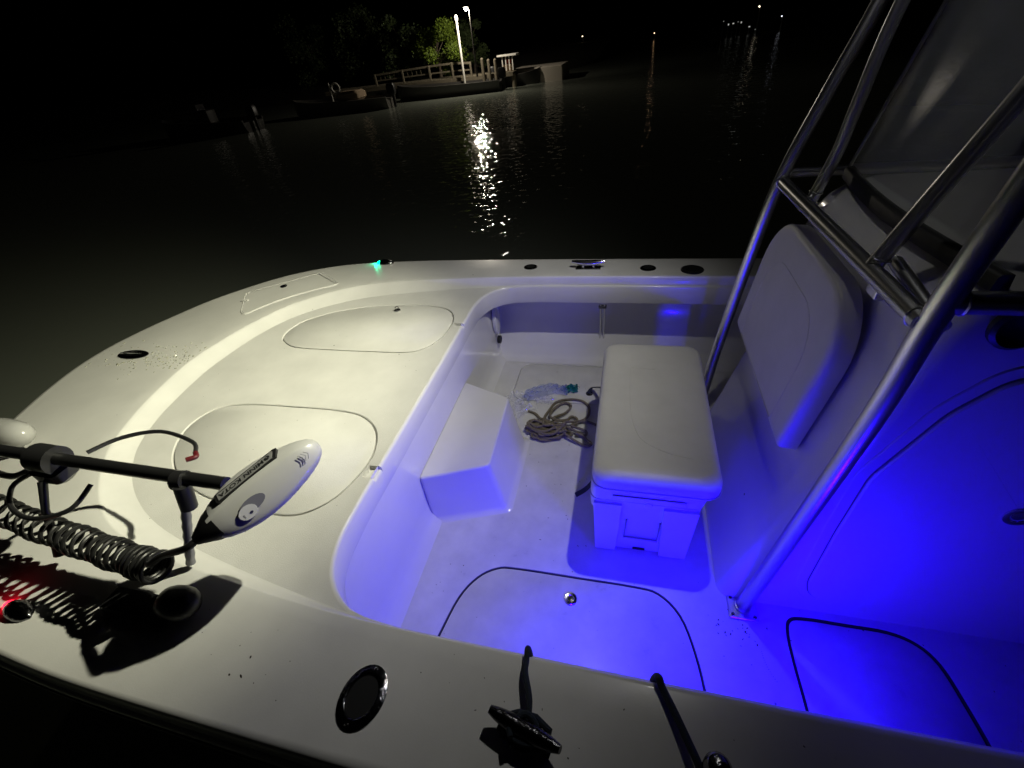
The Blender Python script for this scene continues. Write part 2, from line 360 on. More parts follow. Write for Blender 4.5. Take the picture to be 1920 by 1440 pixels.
# step box against the bulkhead
T = [(-.846, 1.853), (-.563, 1.742), (-.545, 1.264), (-.846, 1.145)]; Bt = [(-.846, 1.87), (-.50, 1.72), (-.50, 1.262), (-.846, 1.14)]
def rnd(L, r=.02, n=3):
    out = []; N = len(L); P = [Vector(p) for p in L]
    for i in range(N):
        a, b, c = P[i-1], P[i], P[(i+1) % N]; u = (a-b).normalized(); v = (c-b).normalized()
        for k in range(n+1): t = k/n; out.append(b+u*r*(1-t)**2+v*r*t**2)
    return out
st = MB()
zz = [(0, Bt, -.02, .02), (.012, Bt, -.004, .02), (.03, Bt, .004, .02)]
rs = []
for z, s_ in ((0, 1.09), (.006, 1.04), (.025, 1.0)):
    L = [Vector((x if x < -.8 else x+(s_-1)*.35, YC+.05+(y-YC-.05)*(1+(s_-1)*.9))) for x, y in Bt]; rs.append([(p.x, p.y, z) for p in rnd(L, .025)])
rs.append([(p.x, p.y, .288) for p in rnd([Vector(p) for p in T], .022)])
rs.append([(p.x, p.y, .297) for p in offset(rnd([Vector(p) for p in T], .022), .003)])
rs.append([(p.x, p.y, .300) for p in offset(rnd([Vector(p) for p in T], .022), .009)])
st.loft(rs); st.build('step_box', gel, boat, smooth=50)

# far side bracket, bulkhead light, small fittings in the far corner
for dx in (-.012, .012):
    MB().tube([aty(1130, 572, 2.55)+Vector((dx, 0, 0)), aty(1128, 650, 2.62)+Vector((dx, 0, 0))], .005, 8).build('bracket_rod', chrome, boat)
MB().box(aty(1130, 575, 2.56), (.05, .03, .018), bev=.003).build('bracket_cap', chromed, boat)
pc = Vector((-.826, 2.50, .33))
MB().lathe([(.05, -.01), (.052, .006), (.045, .014), (.02, .016), (.001, .016)], Matrix.Translation(pc) @ Matrix.Rotation(PI/2, 4, 'Y') @ Matrix.Scale(2.2, 4, (1, 0, 0)) @ Matrix.Scale(1.0, 4)).build('speaker_cover', coolm, boat)
MB().lathe([(.028, -.01), (.028, .01), (.018, .012), (.016, -.004), (.001, -.004)], Matrix.Translation((-.82, 2.50, .17)) @ Matrix.Rotation(PI/2, 4, 'Y')).build('drain_fitting', blackp, boat)

# ---- deck hardware
def rod_holder(p, r=.03, long=1.45, ang=0, m=None):
    M = Matrix.Translation(p) @ Matrix.Rotation(ang, 4, 'Z') @ Matrix.Scale(long, 4, (1, 0, 0))
    o = MB().lathe([(r*1.5, 0), (r*1.5, .003), (r*1.35, .006), (r*1.1, .0085), (r, .007), (r*.96, .002)], M, 32).build('rod_holder', m or chromed, boat)
    MB().lathe([(r*.97, .0045), (r*.95, .004), (.001, .0035)], M, 32).build('bore', hole, o)
    for s_ in (-1, 1):
        MB().lathe([(.005, .004), (.005, .007), (.003, .0085), (.001, .0085)], Matrix.Translation(Vector(p)+Matrix.Rotation(ang, 3, 'Z') @ Vector((s_*r*1.26*long, 0, 0)))).build('screw', chrome, o)
    return o
rod_holder(atz(680, 1307, GZ), .036, 1.25, math.radians(82), m=chromed)
rod_holder(atz(995, 501, GZ), .026, 1.1); rod_holder(atz(1215, 503, GZ), .028, 1.1); rod_holder(atz(1298, 506, GZ), .042, 1.0, m=blackp)
def cleat(p, ang, L=.2, m=None, flush=False):
    M = Matrix.Translation(p) @ Matrix.Rotation(ang, 4, 'Z')
    b = MB(); b.box((0, 0, .003), (L*.75, L*.22, .006), M, bev=.0025)
    o = b.build('cleat', m or chromed, boat)
    if flush:
        MB().tube([M @ Vector((x, 0, .008+.006*(1-(x/(L*.36))**2))) for x in [L*.36*t/5 for t in range(-5, 6)]], [.003+.006*(1-abs(t)/6) for t in range(-5, 6)], 10).build('horn', m or chrome, o)
        return o
    for s_ in (-1, 1): MB().tube([M @ Vector((s_*L*.16, 0, .004)), M @ Vector((s_*L*.15, 0, .032))], .011, 12).build('post', m or chromed, o)
    MB().tube([M @ Vector((L*.5*t/8, 0, .034+.010*abs(t/8)**2)) for t in range(-8, 9)], [.008+.010*(1-abs(t/8)**2.5) for t in range(-8, 9)], 12).build('horn', m or chromed, o)
    return o
cl0 = cleat(atz(250, 665, GZ), .03, .22, flush=True)
MB().lathe([(.10, 0), (.10, .002), (.001, .003)], Matrix.Translation(atz(250, 665, GZ+.001)) @ Matrix.Scale(.42, 4, (0, 1, 0))).build('cleat_plate', chromed, cl0)
cleat(atz(1103, 503, GZ), 0, .2, m=chrome)
pcl = atz(985, 1378, GZ); pcl.y -= .0; nearcl = cleat(pcl, math.radians(-14), .16, m=mat('tarnished dark steel', (.07, .07, .075), .2, metal=1, bump=.5, bscale=90))
MB().tube(cr([pcl+Vector((r_*math.cos(a), .8*r_*math.sin(a), .012+.006*a/PI)) for a, r_ in [(k*PI/4, .030+.004*math.sin(k*2.2)) for k in range(22)]], 3), .0062, 8).build('rope_turns', bluerope, nearcl)
MB().tube([pcl+Vector(v) for v in [(-.05, .02, .012), (-.02, .03, .02), (.02, .026, .03), (.05, .012, .022), (.045, -.02, .014), (0, -.03, .02), (-.045, -.012, .014)]], .0075, 8, True).build('rope_hitch', bluerope, nearcl)

# navigation lights, starboard green and port red
def navlight(p, ang, colr, es):
    M = Matrix.Translation(p) @ Matrix.Rotation(ang, 4, 'Z')
    rs = []
    for x, wd, h in ((-.045, .012, .012), (-.035, .022, .022), (-.01, .028, .030), (.02, .026, .026), (.045, .018, .014), (.06, .003, .003)):
        rs.append([(x, wd*math.cos(a), max(0, h*math.sin(a))) for a in [k*PI/8 for k in range(9)]])
    o = MB().loft(rs, True, True, False, M).build('nav_light', chromed, boat, smooth=60)
    rs = [[(x, wd*math.cos(a), .003+max(0, h*math.sin(a))) for a in [k*PI/8 for k in range(9)]] for x, wd, h in ((-.058, .003, .003), (-.054, .013, .012), (-.046, .0165, .015))]
    le = MB().loft(rs, True, True, False, M).build('lens', mat('lens '+str(colr), tuple(c*.5 for c in colr), .2, emit=colr, es=es), o, smooth=60)
    return o
gp = atz(720, 497, GZ); gp.y = 2.685; navlight(gp, .05, (.0, 1, .42), 14)
rp = atz(36, 1146, GZ); rp.y += 0; navlight(rp+Vector((.0, .0, 0)), -.15, (1, .01, .03), 7)
for nm, p, c, e in (('green_nav_glow', gp+Vector((-.085, .004, .012)), (0, 1, .42), .12), ('red_nav_glow', rp+Vector((-.085, .01, .03)), (1, .01, .03), .008)):
    l = bpy.data.lights.new(nm, 'POINT'); l.energy = e; l.color = c; l.shadow_soft_size = .01; o = bpy.data.objects.new(nm, l); col.objects.link(o); o.location = p

# blue courtesy light body under the near coaming
MB().box((-.02, .405, .44), (.12, .02, .03), bev=.004).build('courtesy_light', mat('blue led lens', (.1, .1, .5), .3, emit=BLUE, es=8), boat)
MB().box((.54, .405, .44), (.12, .02, .03), bev=.004).build('courtesy_light', mat('blue led lens', (.1, .1, .5), .3, emit=BLUE, es=8), boat)

# ---- console
con = MB(); rs = []
for z, x in ((0, .42), (.03, .425), (.30, .495), (.62, .572), (.90, .615), (1.14, .65), (1.20, .663), (1.25, .69), (1.285, .73), (1.30, .79)):
    ins = 0 if z < 1.2 else (z-1.2)*.35
    rs.append([(x+(1.95-x)/2+a, 1.45+b, z) for a, b in rrect((1.95-x)/2, .47-ins, .055, 6)])
con.loft(rs); console = con.build('console', gel, boat, smooth=50)
# door panel with chamfered forward corner, and its raised frame
YD = .98
dl = [(.70, .13), (.68, .20), (.675, .50), (.68, .76), (.76, 1.00), (.83, 1.10), (.98, 1.15), (1.50, 1.15), (1.55, 1.10), (1.55, .12), (1.50, .09), (.75, .09)]
dl = [(p.x, p.y) for p in rnd([Vector(p) for p in dl], .03, 4)]
def slab(loop, y, t, name, m, parent, bev=.004):
    b = MB(); l2 = offset(loop, bev)
    b.loft([[(p[0], y+.004, p[1]) for p in loop], [(p[0], y-t+bev, p[1]) for p in loop], [(p[0], y-t, p[1]) for p in l2]]); return b.build(name, m, parent, smooth=40)
slab([(p[0], p[1]) for p in offset(dl, -.035)], YD, .004, 'door_frame', gel, console, .003)
slab([(p[0], p[1]) for p in offset(dl, -.004)], YD-.004, .0012, 'door_gap', mat('joint shadow line', (.12, .12, .12), .7), console, .0005)
door = slab(dl, YD-.004, .009, 'door', gel, console, .004)
latch(aty(1912, 968, YD-.013), console, n=(0, -1, 0), r=.036, m=chrome)
MB().lathe([(.05, 0), (.05, .012), (.042, .018), (.03, .008), (.001, .004)], frame(aty(1908, 612, YD), (1, 0, 0), (0, -1, 0))).build('horn_cover', blackp, console)
# backrest pad on the console front
pad = MB(); rs = []
Mp = frame((.507+.06, 1.555, .655), (0, -1, 0), Vector((-1, 0, .13)))   # local x to -y, z outward (-x), y up along the console face
def padloop(hx, y0, y1, r, rb=.012, n=8):
    out = []
    for cx, cy, a0, rr in ((hx-r, y1-r, 0, r), (-hx+r, y1-r, PI/2, r), (-hx+rb, y0+rb, PI, rb), (hx-rb, y0+rb, 3*PI/2, rb)):
        for i in range(n+1): a = a0+PI/2*i/n; out.append((cx+rr*math.cos(a), cy+rr*math.sin(a)))
    return out
sgnY = 1 if (Mp.to_3x3() @ Vector((0, 1, 0))).z > 0 else -1
for z, ins in ((0, 0), (.046, 0), (.053, .003), (.058, .009), (.061, .02), (.0625, .04)):
    rs.append([(a, sgnY*b, z) for a, b in padloop(.40-ins, ins, .515-ins, .20-ins*.8)])
pad.loft(rs, M=Mp); padn = pad.build('backrest_pad', vinyl, console, smooth=60)
sm = padloop(.28, .02, .40, .16); sm = [(a, sgnY*b) for a, b in sm]
MB().tube([Mp @ Vector((a, b, .0625)) for a, b in sm], .0013, 6, True).build('seam', vinyl, padn)
# dash top behind the windshield, black gasket, glass
WY0, WY1 = 1.02, 1.90
def glass_ring(off, z0=1.312):
    pass
gb = []  # base line of glass: bowed forward
for k in range(13):
    t = k/12; y = WY1+(WY0-WY1)*t; x = .74-.035*math.sin(PI*t); gb.append((x, y))
MB().loft([[(x-.014, y, 1.292), (x-.012, y, 1.322), (x-.006, y, 1.328), (x+.014, y, 1.328), (x+.018, y, 1.292)] for x, y in gb]).build('windshield_gasket', gasket, console, smooth=50)
lean = .24
gr = [[(x+lean*(z-1.33), y, z) for z in (1.33, 1.6, 1.9, 2.22)] for x, y in gb]
ws = MB(); ws.loft(gr, closed=False); ws.loft([[(a[0]+.005, a[1], a[2]) for a in r] for r in gr], closed=False); wind = ws.build('windshield', winm, boat, smooth=60)
MB().tube([gr[0][i] for i in range(4)], .006, 8).build('edge_trim', alum, wind)
for a in ((1590, 345), (1612, 352)):
    p = atx(a[0]+12, a[1]+6, .715); MB().box(p, (.004, .022, .006)).build('screw_cap', chrome, console)
# helm seat back seen through the glass
MB().box((1.62, 1.45, 1.30), (.12, .5, .42), Matrix.Identity(4), bev=.05).build('helm_seat', mat('brown upholstery', (.16, .055, .03), .5, bump=.2), boat)

# ---- tower
def pipe(name, pts, r=.0245, smoothpts=True):
    return MB().tube(cr(pts, 6) if smoothpts and len(pts) > 2 else pts, r, 20).build(name, alum, boat, smooth=60)
pipe('tower_leg', [(.503, .95, .004), (.55, .95, .47), (.60, .95, 1.0), (.615, .955, 1.25), (.64, .96, 1.47), (.70, .98, 1.8), (.80, 1.0, 2.3)], .0255)
pipe('tower_leg', [(.445, 2.05, .004), (.47, 2.05, .4), (.51, 2.05, .79), (.568, 2.05, 1.23), (.655, 2.05, 1.54), (.73, 2.05, 1.78), (.86, 2.03, 2.3)], .0245)
pipe('crossbar', [(.575, 2.05, 1.25), (.605, .96, 1.25)], .022, False)
pipe('crossbar', [(.655, 1.24, 1.262), (.648, .97, 1.236)], .016, False)
pipe('windshield_pipe', [(.618, 1.80, 1.25), (.652, 1.80, 1.40), (.665, 1.80, 1.53), (.70, 1.80, 1.80), (.82, 1.78, 2.3)], .019)
pipe('windshield_pipe', [(.60, 1.22, 1.255), (.645, 1.22, 1.38), (.69, 1.22, 1.50), (.745, 1.225, 1.64), (.86, 1.23, 1.95), (.98, 1.24, 2.3)], .020)
pipe('side_rail', [(.585, 2.05, 1.28), (.80, 2.05, 1.28), (1.9, 2.03, 1.28)], .019, False)
pipe('side_rail', [(.62, .955, 1.30), (1.9, .94, 1.30)], .0235, False)
pipe('tower_leg', [(1.85, 2.05, .004), (1.75, 2.04, 1.2), (1.6, 2.02, 2.3)], .0245)
pipe('tower_leg', [(1.85, .92, .004), (1.75, .94, 1.2), (1.6, .98, 2.3)], .0245)
for (px, py), y in (((1512, 418), 1.86), ((1648, 540), 1.18)):
    MB().box((.626, y, 1.215), (.055, .055, .035), Matrix.Identity(4), bev=.004).build('mount_bracket', alum, boat)
def weld(p, ax_, r):
    M = frame(p, Vector(ax_).orthogonal(), ax_)
    MB().tube([M @ Vector(((r+.0006*math.sin(k*5))*math.cos(k*PI/14), (r+.0006*math.sin(k*5))*math.sin(k*PI/14), 0)) for k in range(28)], .0032, 6, True).build('weld_bead', alum, boat)
weld((.606, .985, 1.25), (.03, 1, 0), .0225); weld((.576, 2.02, 1.25), (.03, 1, 0), .0225)
weld((.624, 1.80, 1.275), (.2, 0, 1), .0195); weld((.612, 1.22, 1.28), (.3, 0, 1), .0205); weld((.648, .955, 1.30), (1, 0, 0), .024); weld((.503, .95, .016), (.1, 0, 1), .026)
fp = MB(); fp.box((.503, .945, .006), (.10, .09, .010), Matrix.Rotation(0, 4, 'Z'), bev=.003); ft = fp.build('foot_plate', alum, boat)
for a, b in ((-.038, -.032), (.038, -.032), (-.038, .032), (.038, .032)):
    MB().lathe([(.006, .01), (.006, .015), (.003, .017), (.001, .017)], Matrix.Translation((.503+a, .945+b, .0))).build('bolt', chromed, ft)
MB().box((.445, 2.05, .006), (.1, .09, .01), bev=.003).build('foot_plate', alum, boat)
# hard top above the frame and the flood light under its front edge
ht = MB(); ht.loft([[(1.25+a, 1.5+b, z) for a, b in rrect(1.0-i_, .75-i_, .2, 8)] for z, i_ in ((2.345, .02), (2.36, 0), (2.39, 0), (2.41, .03))]); ht.build('hard_top', mat('dark low bounce top', (.02, .025, .05), .9), boat, smooth=50)  # top is out of view, its dark colour chosen to cut bounced light
MB().tube([(.35, 1.5+.6*t/6, 2.335) for t in range(-6, 7)], .016, 12).build('light_bar', alum, boat)
fh = MB().box((.36, 1.55, 2.30), (.06, .14, .05), bev=.006).build('flood_light', blackp, boat)
MB().box((.328, 1.55, 2.30), (.004, .12, .036)).build('led_lens', mat('led lens', (.9, .9, .8), .2, emit=(1, .98, .85), es=30), fh)

# ------------------------------------------------------------------ cooler with padded top
cool = thing('cooler', 'white hard cooler with a cream padded cushion on its lid in front of the console', 'cooler', (.13, 1.53, 0))
cb = MB(); rs = []
y0, y1 = 1.127, 1.955
def cl(z, xa, xb, ya, yb, r): return [((xa+xb)/2+a, (ya+yb)/2+b, z) for a, b in rrect((xb-xa)/2, (yb-ya)/2, r, 5)]
for z, e in ((.012, -.008), (.02, 0), (.16, .006), (.27, .012), (.275, .020), (.31, .021), (.335, .023)):
    rs.append(cl(z, -.066-e, .312+e, y0-e*.2, y1+e*.2, .035))
cb.loft(rs); cb.build('body', coolm, cool, smooth=40)
for x, wd in ((-.02, .085), (.255, .105)):
    MB().loft([[ (x-wd/2, y0-.012, .005), (x+wd/2, y0-.012, .005), (x+wd/2, y0+.03, .005), (x-wd/2, y0+.03, .005)],
               [ (x-wd/2-.008, y0-.016, .322), (x+wd/2+.014, y0-.016, .322), (x+wd/2+.014, y0+.03, .322), (x-wd/2-.008, y0+.03, .322)]]).build('corner_post', coolm, cool, smooth=20)
MB().box((.12, y0-.006, .10), (.14, .018, .012), bev=.003).build('drain_ledge', coolm, cool)
hp = MB(); hp.tube([(.06, y0-.010, .23), (.055, y0-.012, .115), (.185, y0-.012, .115), (.19, y0-.010, .23)], .0035, 8); hp.build('carry_handle', mat('blue grey strap', (.2, .2, .22), .6), cool)
MB().box((.12, y0-.006, .03), (.05, .006, .008)).build('drain_plug', blackp, cool)
lid = MB().loft([cl(.337, -.082, .335, y0-.004, y1+.004, .04), cl(.345, -.086, .34, y0-.010, y1+.008, .04), cl(.405, -.084, .35, y0-.012, y1+.008, .04), cl(.415, -.078, .345, y0-.005, y1, .04)]).build('lid', coolm, cool, smooth=40)
MB().box((.135, y0-.015, .368), (.27, .008, .03), bev=.003).build('lid_grip', coolm, cool)
MB().lathe([(.016, 0), (.016, .006), (.008, .008), (.001, .008)], frame((.135, y0-.016, .345), (1, 0, 0), (0, -1, 0))).build('latch_button', coolm, cool)
cu = MB(); rs = []
for z, e, r in ((.415, -.006, .05), (.420, .004, .055), (.432, .010, .06), (.470, .010, .065), (.486, .004, .065), (.495, -.010, .06), (.500, -.035, .05), (.503, -.09, .04)):
    rs.append(cl(z, -.072-e, .372+e, 1.105-e, 2.005+e, r))
cush = cu.loft(rs).build('cushion', vinyl, cool, smooth=70)
MB().tube([Vector(p)+Vector((0, 0, 0)) for p in cl(.4365, -.0835, .3835, 1.0935, 2.0165, .061)], .0022, 6, True).build('piping', vinyl, cush)
sp = [(.055, 1.93), (.05, 1.75), (.052, 1.55), (.062, 1.42), (.09, 1.32), (.14, 1.27), (.22, 1.235), (.34, 1.215)]
MB().tube([(x, y, .5028-(.006 if x > .3 else 0)) for x, y, _ in cr([(a, b, 0) for a, b in sp], 6)], .0012, 6).build('seam', vinyl, cush)
MB().tube([(.055, 1.78, .5028), (.16, 1.775, .503)], .0012, 6).build('seam', vinyl, cush)
# tie-down straps
def strap(name, pts, wd=.026):
    P = cr(pts, 5); rs = []
    for i, p in enumerate(P):
        t = (P[min(i+1, len(P)-1)]-P[max(i-1, 0)]).normalized(); s_ = t.cross(Vector((0, 0, 1))).normalized()
        rs.append([p-s_*wd/2, p+s_*wd/2, p+s_*wd/2+Vector((0, 0, .003)), p-s_*wd/2+Vector((0, 0, .003))])
    return MB().loft(rs).build(name, strapm, cool)
strap('tie_down_strap', [(-.175, 1.372, .018), (-.12, 1.40, .05), (-.07, 1.42, .14)])
strap('tie_down_strap', [atz(1103, 738, .012), atz(1112, 727, .03), (-.07, 2.04, .16)], .022)

# ------------------------------------------------------------------ rope pile
rp_ = []
random.seed(3)
cx, cy = -.385, 1.80
N = 13
for k in range(N):
    ax = .125-.003*k+random.uniform(-.03, .006); ay = .060-.0028*k+random.uniform(-.014, .008); ph = random.uniform(-.25, .25)
    for a in range(10):
        th = 2*PI*a/10+ph*.4
        rp_.append((cx+.012*math.sin(k*1.7)+ax*math.cos(th)+.02*math.sin(2*th+k), cy+.010*math.cos(k*2.1)+ay*math.sin(th)+.018*math.cos(3*th+k*2), .009+.0040*k+.004*math.sin(th*3+k)))
loops = [(-.30, 1.83, .04), (-.19, 1.79, .02), (-.155, 1.755, .012), (-.13, 1.735, .010), (-.145, 1.715, .010), (-.19, 1.725, .012), (-.26, 1.76, .03), (-.33, 1.81, .055), (-.40, 1.80, .06), (-.41, 1.88, .045),
         (-.40, 1.98, .012), (-.37, 2.06, .010), (-.30, 2.095, .010), (-.22, 2.09, .010), (-.17, 2.04, .010), (-.165, 1.96, .012), (-.20, 1.90, .020), (-.27, 1.87, .035), (-.36, 1.87, .05), (-.385, 1.93, .03), (-.36, 2.01, .018), (-.315, 2.055, .015), (-.275, 2.03, .016), (-.30, 1.96, .018), (-.36, 1.90, .03), (-.34, 1.85, .055),
         (-.28, 1.89, .03), (-.265, 1.93, .018), (-.235, 1.925, .018), (-.22, 1.88, .022), (-.25, 1.84, .035), (-.20, 1.825, .028), (-.165, 1.82, .014), (-.17, 1.79, .012), (-.22, 1.785, .03)]
rope = MB().tube(cr(rp_+loops, 5), .0078, 8).build('rope_coil', ropem); tag(rope, 'olive brown rope heaped in loose coils on the cockpit floor left of the cooler', 'rope')
tl = MB().tube(cr([(-.40, 1.86, .05), (-.44, 1.90, .014), (-.48, 1.945, .009), (-.525, 1.965, .009)], 5), .0078, 8).build('rope_end', ropem, rope)
MB().tube(cr([(-.24, 1.88, .028), (-.17, 1.905, .012), (-.10, 1.88, .01), (-.05, 1.87, .01)], 5), .0078, 8).build('rope_end', ropem, rope)
# crumpled plastic bag
def crumple(name, ctrl, wds, m, parent=None, seed=0, hh=.035, nx=44, ny=16):
    P = cr(ctrl, 12); vs = []; fs = []
    for i in range(nx+1):
        t = i/nx; p = P[int(t*(len(P)-1))]; q = P[min(int(t*(len(P)-1))+1, len(P)-1)]; d = (P[-1]-P[0]).normalized() if q == p else (q-p).normalized(); s_ = Vector((-d.y, d.x, 0))
        wd = wds[0]+(wds[1]-wds[0])*t+.25*wds[0]*math.sin(t*7+seed)
        for j in range(ny+1):
            u = j/ny*2-1; v = p+s_*u*wd*(1+.25*noise.noise(Vector((t*9, u*2, seed))))
            n = 1.2*abs(noise.noise(Vector((t*5+seed, u*2.2, seed*2)))) + .45*abs(noise.noise(Vector((t*12, u*5, seed))))
            v = v+Vector((noise.noise(Vector((t*8, u*3, 3)))*.02, noise.noise(Vector((t*8, u*3, 8)))*.02, 0)); v.z = .004+hh*(1-u*u*.85)*(.25+1.3*n)
            vs.append(v)
    for i in range(nx):
        for j in range(ny): a = i*(ny+1)+j; fs.append((a, a+1, a+ny+2, a+ny+1))
    return link(name, vs, fs, m, parent, smooth=25)
plast = mat('clear plastic film', (.8, .82, .88), .05, alpha=.22, spec=1)
plastb = mat('bluish plastic film', (.3, .36, .66), .07, alpha=.40, spec=1)
bag = crumple('plastic_bag', [(-.64, 2.10, 0), (-.60, 2.0, 0), (-.53, 1.93, 0)], (.065, .06), plast, None, 1, .05)
tag(bag, 'crumpled clear plastic bag with blue and teal print lying by the rope and step box', 'plastic bag')
crumple('bag_body', [(-.57, 2.07, 0), (-.50, 2.15, 0), (-.40, 2.19, 0), (-.32, 2.18, 0)], (.04, .055), plastb, bag, 5, .04)
crumple('printed_patch', [(-.335, 2.17, 0.004), (-.30, 2.20, .004), (-.255, 2.20, .004)], (.030, .028), mat('teal print', (.01, .16, .15), .4), bag, 9, .035, 14, 8)
crumple('bag_edge', [(-.50, 2.06, 0), (-.44, 2.08, 0), (-.39, 2.07, 0)], (.03, .03), plast, bag, 3, .03, 20, 8)

# ------------------------------------------------------------------ mooring lines
l1 = MB().tube(cr([atz(955, 1400, .67), pcl+Vector((0, .0, .03)), Vector(pcl)+Vector((.002, .05, .034)), atz(985, 1262, .672), atz(987, 1240, .664), (-.176, .425, .64), (-.176, .43, .45), (-.18, .42, .2)], 6), .0068, 10).build('mooring_line', bluerope)
tag(l1, 'dark line running over the near gunwale and hitched to the cleat', 'rope')
q0 = atz(1238, 1290, .66)
l2 = MB().tube(cr([(q0.x-.01, .43, .40), (q0.x-.008, .428, .58), q0+Vector((-.004, .02, .002)), q0+Vector((.004, 0, .003)), atz(1262, 1330, .667), atz(1290, 1390, .675), atz(1312, 1440, .68), atz(1330, 1500, .66)], 6), .0080, 10).build('mooring_line', bluerope)
tag(l2, 'dark line crossing the near gunwale aft of the cleat, ending at a steel eye', 'rope')
p9 = atz(1345, 1442, .70)
tk = MB().lathe([(.001, -.05), (.022, -.045), (.025, -.02), (.025, .010), (.019, .020), (.010, .024), (.001, .025)], Matrix.Translation(p9)).build('line_eye', chromed, boat)

# ------------------------------------------------------------------ trolling motor stowed along the near bow gunwale
tm = thing('trolling_motor', 'grey and black electric trolling motor stowed flat over the near bow gunwale', 'trolling motor', (-1.4, .45, .65))
MB().tube([(-1.0, .565, .945), (-1.9, .575, .95), (-2.5, .60, .94)], .0185, 18).build('shaft', blackm, tm)
hb = atz(402, 985, .935); ht_ = atz(597, 832, 1.0); ax = (ht_-hb); Lh = ax.length
Mh = frame(hb, ax, Vector((.27, -.48, 1)))
rs = []
ts = [0, .05, .14, .25, .37, .5, .62, .73, .82, .89, .95, .985, 1.0]
wd_ = [.042, .052, .063, .071, .074, .072, .066, .058, .050, .041, .031, .020, .008]
for t, wd in zip(ts, wd_):
    ku = .046*(.80+.20*math.sin(PI*t)); ku *= min(1, wd/.045)
    prof = [(1.0, -.05), (.97, .22), (.88, .40), (.50, .74), (.16, .985), (.09, 1.0), (-.02, .985), (-.55, .64), (-.90, .35), (-.97, .2), (-1, -.05), (-.9, -.5), (-.6, -.9), (0, -1), (.6, -.9), (.9, -.5)]
    rs.append([(t*Lh, a*wd, b*ku) for a, b in prof])
head = MB().loft(rs, M=Mh).build('motor_head', motorg, tm, smooth=32)
MB().loft([[(x, wd*math.cos(a), .8*wd*math.sin(a)) for a in [k*2*PI/16 for k in range(16)]] for x, wd in ((.012, .046), (-.008, .040), (-.03, .026), (-.05, .014))], M=Mh).build('head_collar', blackp, tm)
R3 = Mh.to_3x3()
# badge with lettering on the upper, far side facet
Mb = frame(Mh @ Vector((.42*Lh, .0355, .0345)), -(R3 @ Vector((1, .03, .0))), R3 @ Vector((0, .46, .89)))
MB().loft([[(a, b, z) for a, b in [(-.092, -.014), (-.080, .016), (.080, .016), (.084, .012), (.084, -.014), (.080, -.018), (-.084, -.018)]] for z in (-.008, .0015)], M=Mb).build('badge_frame', blackp, head, smooth=0)
MB().loft([[(a, b, z) for a, b in [(-.080, -.011), (-.072, .011), (.076, .011), (.076, -.013), (-.076, -.013)]] for z in (.001, .0028)], M=Mb).build('badge_plate', silver, head, smooth=0)
def text(s, M, size, m, parent, name='lettering', ext=.0004, sx=1.0):
    c = bpy.data.curves.new(name, 'FONT'); c.body = s; c.size = size; c.extrude = ext; c.align_x = 'CENTER'; c.align_y = 'CENTER'; c.offset = size*.018
    o = bpy.data.objects.new(name, c); col.objects.link(o); bpy.context.view_layer.update()
    me = bpy.data.meshes.new_from_object(o.evaluated_get(bpy.context.evaluated_depsgraph_get())); bpy.data.objects.remove(o)
    me.transform(Matrix.Scale(sx, 4, (1, 0, 0))); me.transform(M); me.materials.clear(); me.materials.append(m)
    o = bpy.data.objects.new(name, me); col.objects.link(o); attach(o, parent); return o
text('MINN KOTA', Mb @ Matrix.Translation((.010, -.001, .0030)), .020, blackp, head, sx=1.10)
MB().tube([Mb @ Vector((-.062+.0065*math.cos(a), -.001+.0065*math.sin(a), .0032)) for a in [k*PI/6 for k in range(12)]], .0012, 6, True).build('emblem', blackp, head)
MB().tube([Mb @ Vector((-.062+.005*t, -.001+.004*math.cos(t*3.1), .0034)) for t in (-1, -.5, 0, .5, 1)], .0012, 6).build('emblem', blackp, head)
# indicator window on the near side facet
Mi = frame(Mh @ Vector((.28*Lh, -.036, .0300)), R3 @ Vector((1, 0, 0)), R3 @ Vector((0, -.43, .90)))
def ell(cx_, cy_, a_, b_, n=20): return [(cx_+a_*math.cos(k*2*PI/n), cy_+b_*math.sin(k*2*PI/n)) for k in range(n)]
MB().loft([[(a, b, z) for a, b in ell(.018, .004, .032, .016)] for z in (-.006, .0022)], M=Mi).build('dial_recess', mat('shaded grey recess', (.16, .16, .20), .5), head)
MB().loft([[(a, b, z) for a, b in ell(-.002, -.006, .022, .017)] for z in (-.006, .0036)], M=Mi).build('indicator_dial', mat('pale dial', (.6, .6, .64), .25, coat=.5), head)
MB().loft([[(a, b, z) for a, b in ell(.004, -.011, .0045, .0032)] for z in (.003, .0044)], M=Mi).build('dial_button', mat('dial blue button', (.04, .04, .09), .4), head)
text('ON', Mi @ Matrix.Translation((-.014, -.010, .0037)) @ Matrix.Rotation(-PI/2, 4, 'Z'), .0055, mat('dial blue button', (.04, .04, .09)), head, name='dial_lettering')
for k in range(3):
    x0 = .82*Lh+k*.008; MB().tube([Mh @ Vector((x0, -.012, .0425)), Mh @ Vector((x0+.007, -.022, .0385)), Mh @ Vector((x0, -.032, .0325))], .0011, 6).build('chevron_mark', mat('grey mark', (.35, .35, .36), .4), head)
